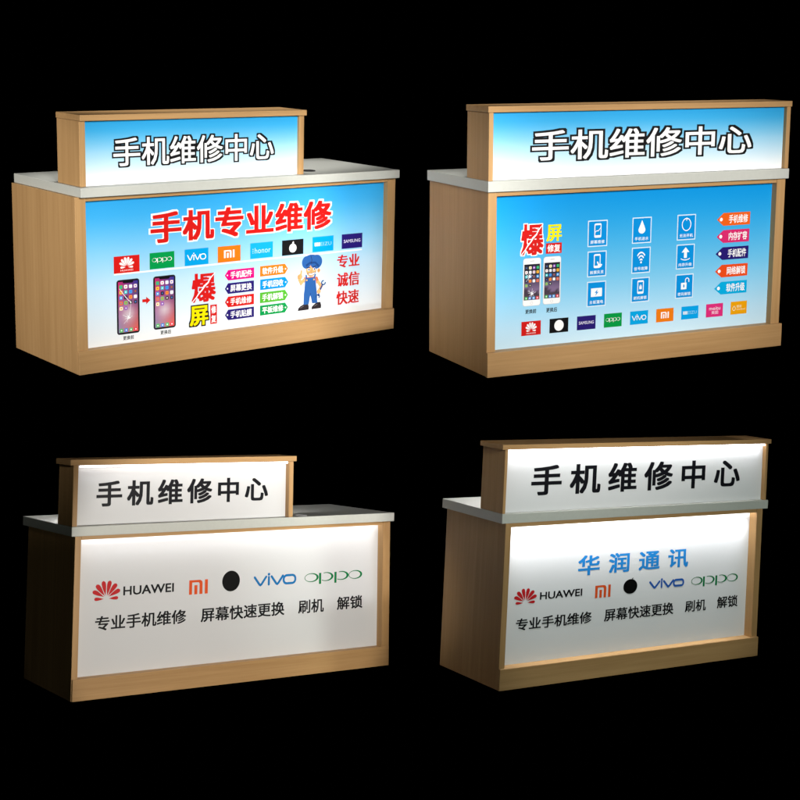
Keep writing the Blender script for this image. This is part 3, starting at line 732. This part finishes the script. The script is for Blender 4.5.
def make_counter(n):
    g = DIM[n]
    W, D, t = g['W'], g['D'], g['tT']
    R, T = POSE[n]
    M = Matrix.Identity(4)
    for i in range(3):
        for j in range(3):
            M[i][j] = R[i][j]
        M[i][3] = T[i]
    M = C2W @ M @ Matrix.Translation((W / 2, D / 2, 0))
    off = (-W / 2, -D / 2, 0)
    root = bpy.data.objects.new('repair_counter', None)
    root.empty_display_size = .2
    COL.objects.link(root)
    root.matrix_world = M
    root['label'] = LABEL[n]; root['category'] = 'counter'; root['group'] = 'phone repair counters'

    def part(name, mat, boxes, parent=None, label=None, bevel=.0022):
        p = Piece()
        for b in boxes:
            p.box(*b, bevel=bevel)
        return p.build(name, mat, parent or root, off, label)
    zb = HC - t
    sl, sr, r, ph, pp, pe = g['sl'], g['sr'], g['r'], g['ph'], g['pp'], g['pe']
    e = .0006
    # cabinet
    part('side_panel', WOOD_V, [(0, 0, 0, sl, D, zb - e)])
    part('side_panel', WOOD_V, [(W - sr, 0, 0, W, D, zb - e)])
    part('plinth', WOOD_H, [(-pe, -pp, 0, W + pe, -e, ph)])
    part('ledge', WOOD_H, [(sl + e, 0, ph - .03, W - sr - e, r + .004, ph - .0015)])
    part('top_rail', WOOD_H, [(sl + e, .002, zb - .020, W - sr - e, min(.016, r * .5), zb - e)])
    part('back_panel', WOOD_V, [(sl + e, D - .03, .06, W - sr - e, D - .012, zb - .10)])
    part('inner_shelf', WOOD_H, [(sl + e, r + .03, .30, W - sr - e, D - .04, .318)])
    # countertop
    top = part('countertop', TOP, [(-g['oL'], -g['oF'], zb, W + g['oR'], D + .004, HC)], bevel=.002)
    if n in GROMMET:
        gx, gy = GROMMET[n]
        p = Piece()
        k = 32
        for a in range(k):
            q = [TAU * a / k, TAU * (a + 1) / k]
            for (r0, h0), (r1, h1) in (((.036, .0004), (.034, .004)), ((.034, .004), (.026, .004)), ((.026, .004), (.025, .0008))):
                p.face([(gx + r0 * math.cos(q[0]), gy + r0 * math.sin(q[0]), HC + h0), (gx + r0 * math.cos(q[1]), gy + r0 * math.sin(q[1]), HC + h0),
                        (gx + r1 * math.cos(q[1]), gy + r1 * math.sin(q[1]), HC + h1), (gx + r1 * math.cos(q[0]), gy + r1 * math.sin(q[0]), HC + h1)], (.5, .5, .5))
        gr = p.build('grommet', METAL if n == 'BL' else HOLE, top, off)
        p = Piece()
        p.face([(gx + .0255 * math.cos(TAU * a / k), gy + .0255 * math.sin(TAU * a / k), HC + .001) for a in range(k)], (.02, .02, .02))
        p.build('grommet_cover', HOLE, top, off)
    # raised sign box
    x0, x1, hy, hz, ss, hr = g['hx0'], g['hx1'], g['hy'], HC + g['hh'], g['ss'], g['hr']
    cz = hz - g['ct']; yb = hy + g['hd']
    part('sign_side', WOOD_V, [(x0, hy, HC + e, x0 + ss, yb - .002, cz - e)])
    part('sign_side', WOOD_V, [(x1 - ss, hy, HC + e, x1, yb - .002, cz - e)])
    part('sign_cap', WOOD_H, [(x0 - g['co'], hy - g['cf'], cz, x1 + g['co'], yb, hz)])
    part('sign_back', WOOD_H, [(x0 + ss + e, yb - .05, HC + .004, x1 - ss - e, yb - .034, cz - .03)])
    sg = sheet(x0 + ss + e, HC + .001, x1 - ss - e, cz - .001, hy + hr, .008, SIGN_INK[n]).build('sign_panel', VINYL, root, off)
    fr = sheet(sl + e, ph - .0012, W - sr - e, zb - .001, r, .010, FRONT_INK[n]).build('front_panel', VINYL, root, off)
    for nm, lab, ops in PRINT[n]['front']:
        draw(ops, r).build(nm, VINYL, fr, off, lab)
    for nm, lab, ops in PRINT[n]['sign']:
        draw(ops, hy + hr).build(nm, VINYL, sg, off, lab)
    if n in LIT:
        # light bars tucked up under the rail and under the cap
        part('light_bar', LED[n], [(sl + .012, .0175, zb - .016, W - sr - .012, .0275, zb - .004)], bevel=0)
        part('light_bar', LED[n + 's'], [(x0 + ss + .008, hy + .002, cz - .010, x1 - ss - .008, hy + .009, cz - .002)], bevel=0)
        part('light_bar', LED['rear'], [(x0 + ss + .005, yb - .030, cz - .020, x1 - ss - .005, yb - .008, cz - .006)], bevel=0)
    return root, M


ROOT = {}
for n in ('TL', 'TR', 'BL', 'BR'):
    ROOT[n] = make_counter(n)
bpy.context.view_layer.update()

# ------------------------------------------------------------------ setting: black stage and backdrop
def stage():
    """a black slab under each counter; the upper slabs hang on beams from the wall, the lower ones stand on posts"""
    bm = bmesh.new()

    def box(x0, y0, z0, x1, y1, z1, M=None):
        r = bmesh.ops.create_cube(bm, size=1)
        bmesh.ops.scale(bm, vec=(x1 - x0, y1 - y0, z1 - z0), verts=r['verts'])
        bmesh.ops.translate(bm, vec=((x0 + x1) / 2, (y0 + y1) / 2, (z0 + z1) / 2), verts=r['verts'])
        if M is not None:
            bmesh.ops.transform(bm, matrix=M, verts=r['verts'])
    for n in ROOT:
        g = DIM[n]; M = ROOT[n][1]
        w, d = g['W'] / 2 + .04, g['D'] / 2 + .05
        box(-w, -d, -.05, w, d, -.0006, M)
        c = M @ Vector((0, 0, -.03))
        if n[0] == 'T':
            box(c.x - .12, c.y, c.z - .10, c.x + .12, 12, c.z)
        else:
            box(c.x - .2, c.y - .15, -.6, c.x + .2, c.y + .15, c.z)
    me = bpy.data.meshes.new('stage'); bm.to_mesh(me); bm.free()
    me.materials.append(BLACK)
    o = bpy.data.objects.new('stage', me); COL.objects.link(o); o['kind'] = 'structure'


stage()


def big_sheet(name, pts):
    me = bpy.data.meshes.new(name)
    me.from_pydata(pts, [], [tuple(range(len(pts)))])
    me.materials.append(BLACK)
    o = bpy.data.objects.new(name, me); COL.objects.link(o); o['kind'] = 'structure'


big_sheet('floor', [(-14, -8, -.6), (14, -8, -.6), (14, 12, -.6), (-14, 12, -.6)])
big_sheet('backdrop', [(-14, 12, -.6), (14, 12, -.6), (14, 12, 9), (-14, 12, 9)])

# ------------------------------------------------------------------ camera
cam = bpy.data.cameras.new('camera')
cam.sensor_fit = 'HORIZONTAL'; cam.sensor_width = 36
cam.lens = FOCAL_PX / 800 * 36
cam.shift_x = -SHIFT[0] / 800; cam.shift_y = SHIFT[1] / 800
cam.clip_end = 100; cam.clip_start = .05
co = bpy.data.objects.new('camera', cam); COL.objects.link(co)
co.location = (0, 0, CAM_H); co.rotation_euler = (math.pi / 2, 0, 0)
SC.camera = co

# ------------------------------------------------------------------ lamps
def key(n, a, b, c, dist, watt, colour, half_w, half_h, size=.25, aim=(0, 0, .52), blend=.25):
    """a spot lamp with an oval beam on counter n; a, b, c = how far it stands towards the front, the left side and above"""
    M = ROOT[n][1]; Q = M.to_3x3()
    d = (Q @ Vector((-b, -a, c))).normalized()
    tgt = M @ Vector(aim)
    l = bpy.data.lights.new('spot_lamp', 'SPOT')
    l.energy = watt; l.color = colour; l.spot_size = math.radians(2 * half_w); l.spot_blend = blend; l.shadow_soft_size = size
    o = bpy.data.objects.new('spot_lamp', l); COL.objects.link(o)
    o.location = tgt + d * dist
    ref = Q @ Vector((1, 0, 0)) if abs(b) < .7 else Q @ Vector((0, 1, 0))
    x = (ref - d * ref.dot(d)).normalized(); y = d.cross(x)
    o.rotation_euler = Matrix((x, y, d)).transposed().to_euler()
    o.scale = (1, math.tan(math.radians(half_h)) / math.tan(math.radians(half_w)), 1)
    return o


def strip_lamp(n, x0, x1, y, z, tilt, spread, watt, colour):
    """the lensed light strip under a rail or cap, throwing its light down over the board behind it"""
    g = DIM[n]; M = ROOT[n][1]; Q = M.to_3x3()
    l = bpy.data.lights.new('strip_lamp', 'AREA')
    l.shape = 'RECTANGLE'; l.size = x1 - x0; l.size_y = .006; l.energy = watt; l.color = colour; l.spread = math.radians(spread)
    o = bpy.data.objects.new('strip_lamp', l); COL.objects.link(o)
    o.location = M @ Vector(((x0 + x1) / 2 - g['W'] / 2, y - g['D'] / 2, z))
    dn = Q @ Vector((0, math.sin(math.radians(tilt)), -math.cos(math.radians(tilt))))
    x = (Q @ Vector((1, 0, 0))).normalized(); zz = -dn.normalized(); yy = zz.cross(x)
    o.rotation_euler = Matrix((x, yy, zz)).transposed().to_euler()


for n, wf, ws in (('BL', .36, .12), ('BR', 2.7, .62)):
    g = DIM[n]
    strip_lamp(n, g['sl'] + .02, g['W'] - g['sr'] - .02, .022, HC - g['tT'] - .018, 4.5, 60, wf, (.97, .98, 1))
    strip_lamp(n, g['hx0'] + g['ss'] + .015, g['hx1'] - g['ss'] - .015, g['hy'] + .005, HC + g['hh'] - g['ct'] - .013, 5, 80, ws, (.97, .98, 1))

key('TL', 1, .46, .34, 4.6, 1130, (1, .98, .94), 14.0, 12, .5, (-.10, 0, .5), blend=.1)
key('TL', .0, 1, .12, 3.0, 235, (1, .96, .90), 13, 15, .2, (-.85, .0, .5))
key('TL', 1, .46, .34, 4.6, 420, (1, .98, .94), 6.5, 11, .4, (.80, 0, .42), blend=.7)
key('TL', .12, .0, 1, 3.0, 330, (1, .98, .95), 18.5, 7, .15, (0, .05, .8), blend=.1)
key('TR', 1, .06, .32, 4.6, 1060, (1, .975, .935), 16, 12, .5, blend=.12)
key('TR', .0, 1, .10, 2.8, 58, (1, .90, .74), 13, 15, .2, (-.75, .0, .5))
key('TR', .12, .0, 1, 3.0, 270, (1, .98, .95), 17, 6.5, .15, (0, .05, .8), blend=.1)
key('BL', 1, .01, .04, 3.0, 255, (1, .955, .87), 21, 19.5, .12, (-.04, 0, .43), blend=.12)
key('BL', .0, 1, .10, 2.8, 5.5, (.9, 1, .85), 13, 15, .2, (-.85, .0, .5))
key('BR', 1, .05, .14, 4.0, 250, (.90, 1, .92), 18, 14, .25)
key('BR', .0, 1, .10, 2.8, 8, (1, .92, .80), 13, 15, .2, (-.8, .0, .5))

# ------------------------------------------------------------------ world and view
wd = bpy.data.worlds.new('World'); SC.world = wd; wd.use_nodes = True
wd.node_tree.nodes['Background'].inputs[0].default_value = (0, 0, 0, 1)
wd.node_tree.nodes['Background'].inputs[1].default_value = 0
SC.view_settings.view_transform = 'Standard'; SC.view_settings.look = 'None'
SC.view_settings.exposure = 0; SC.view_settings.gamma = 1; SC.view_settings.use_curve_mapping = False
SC.render.engine = 'CYCLES'
SC.cycles.use_denoising = True
SC.cycles.max_bounces = 6
SC.cycles.sample_clamp_indirect = 4
SC.render.filter_size = 1.2
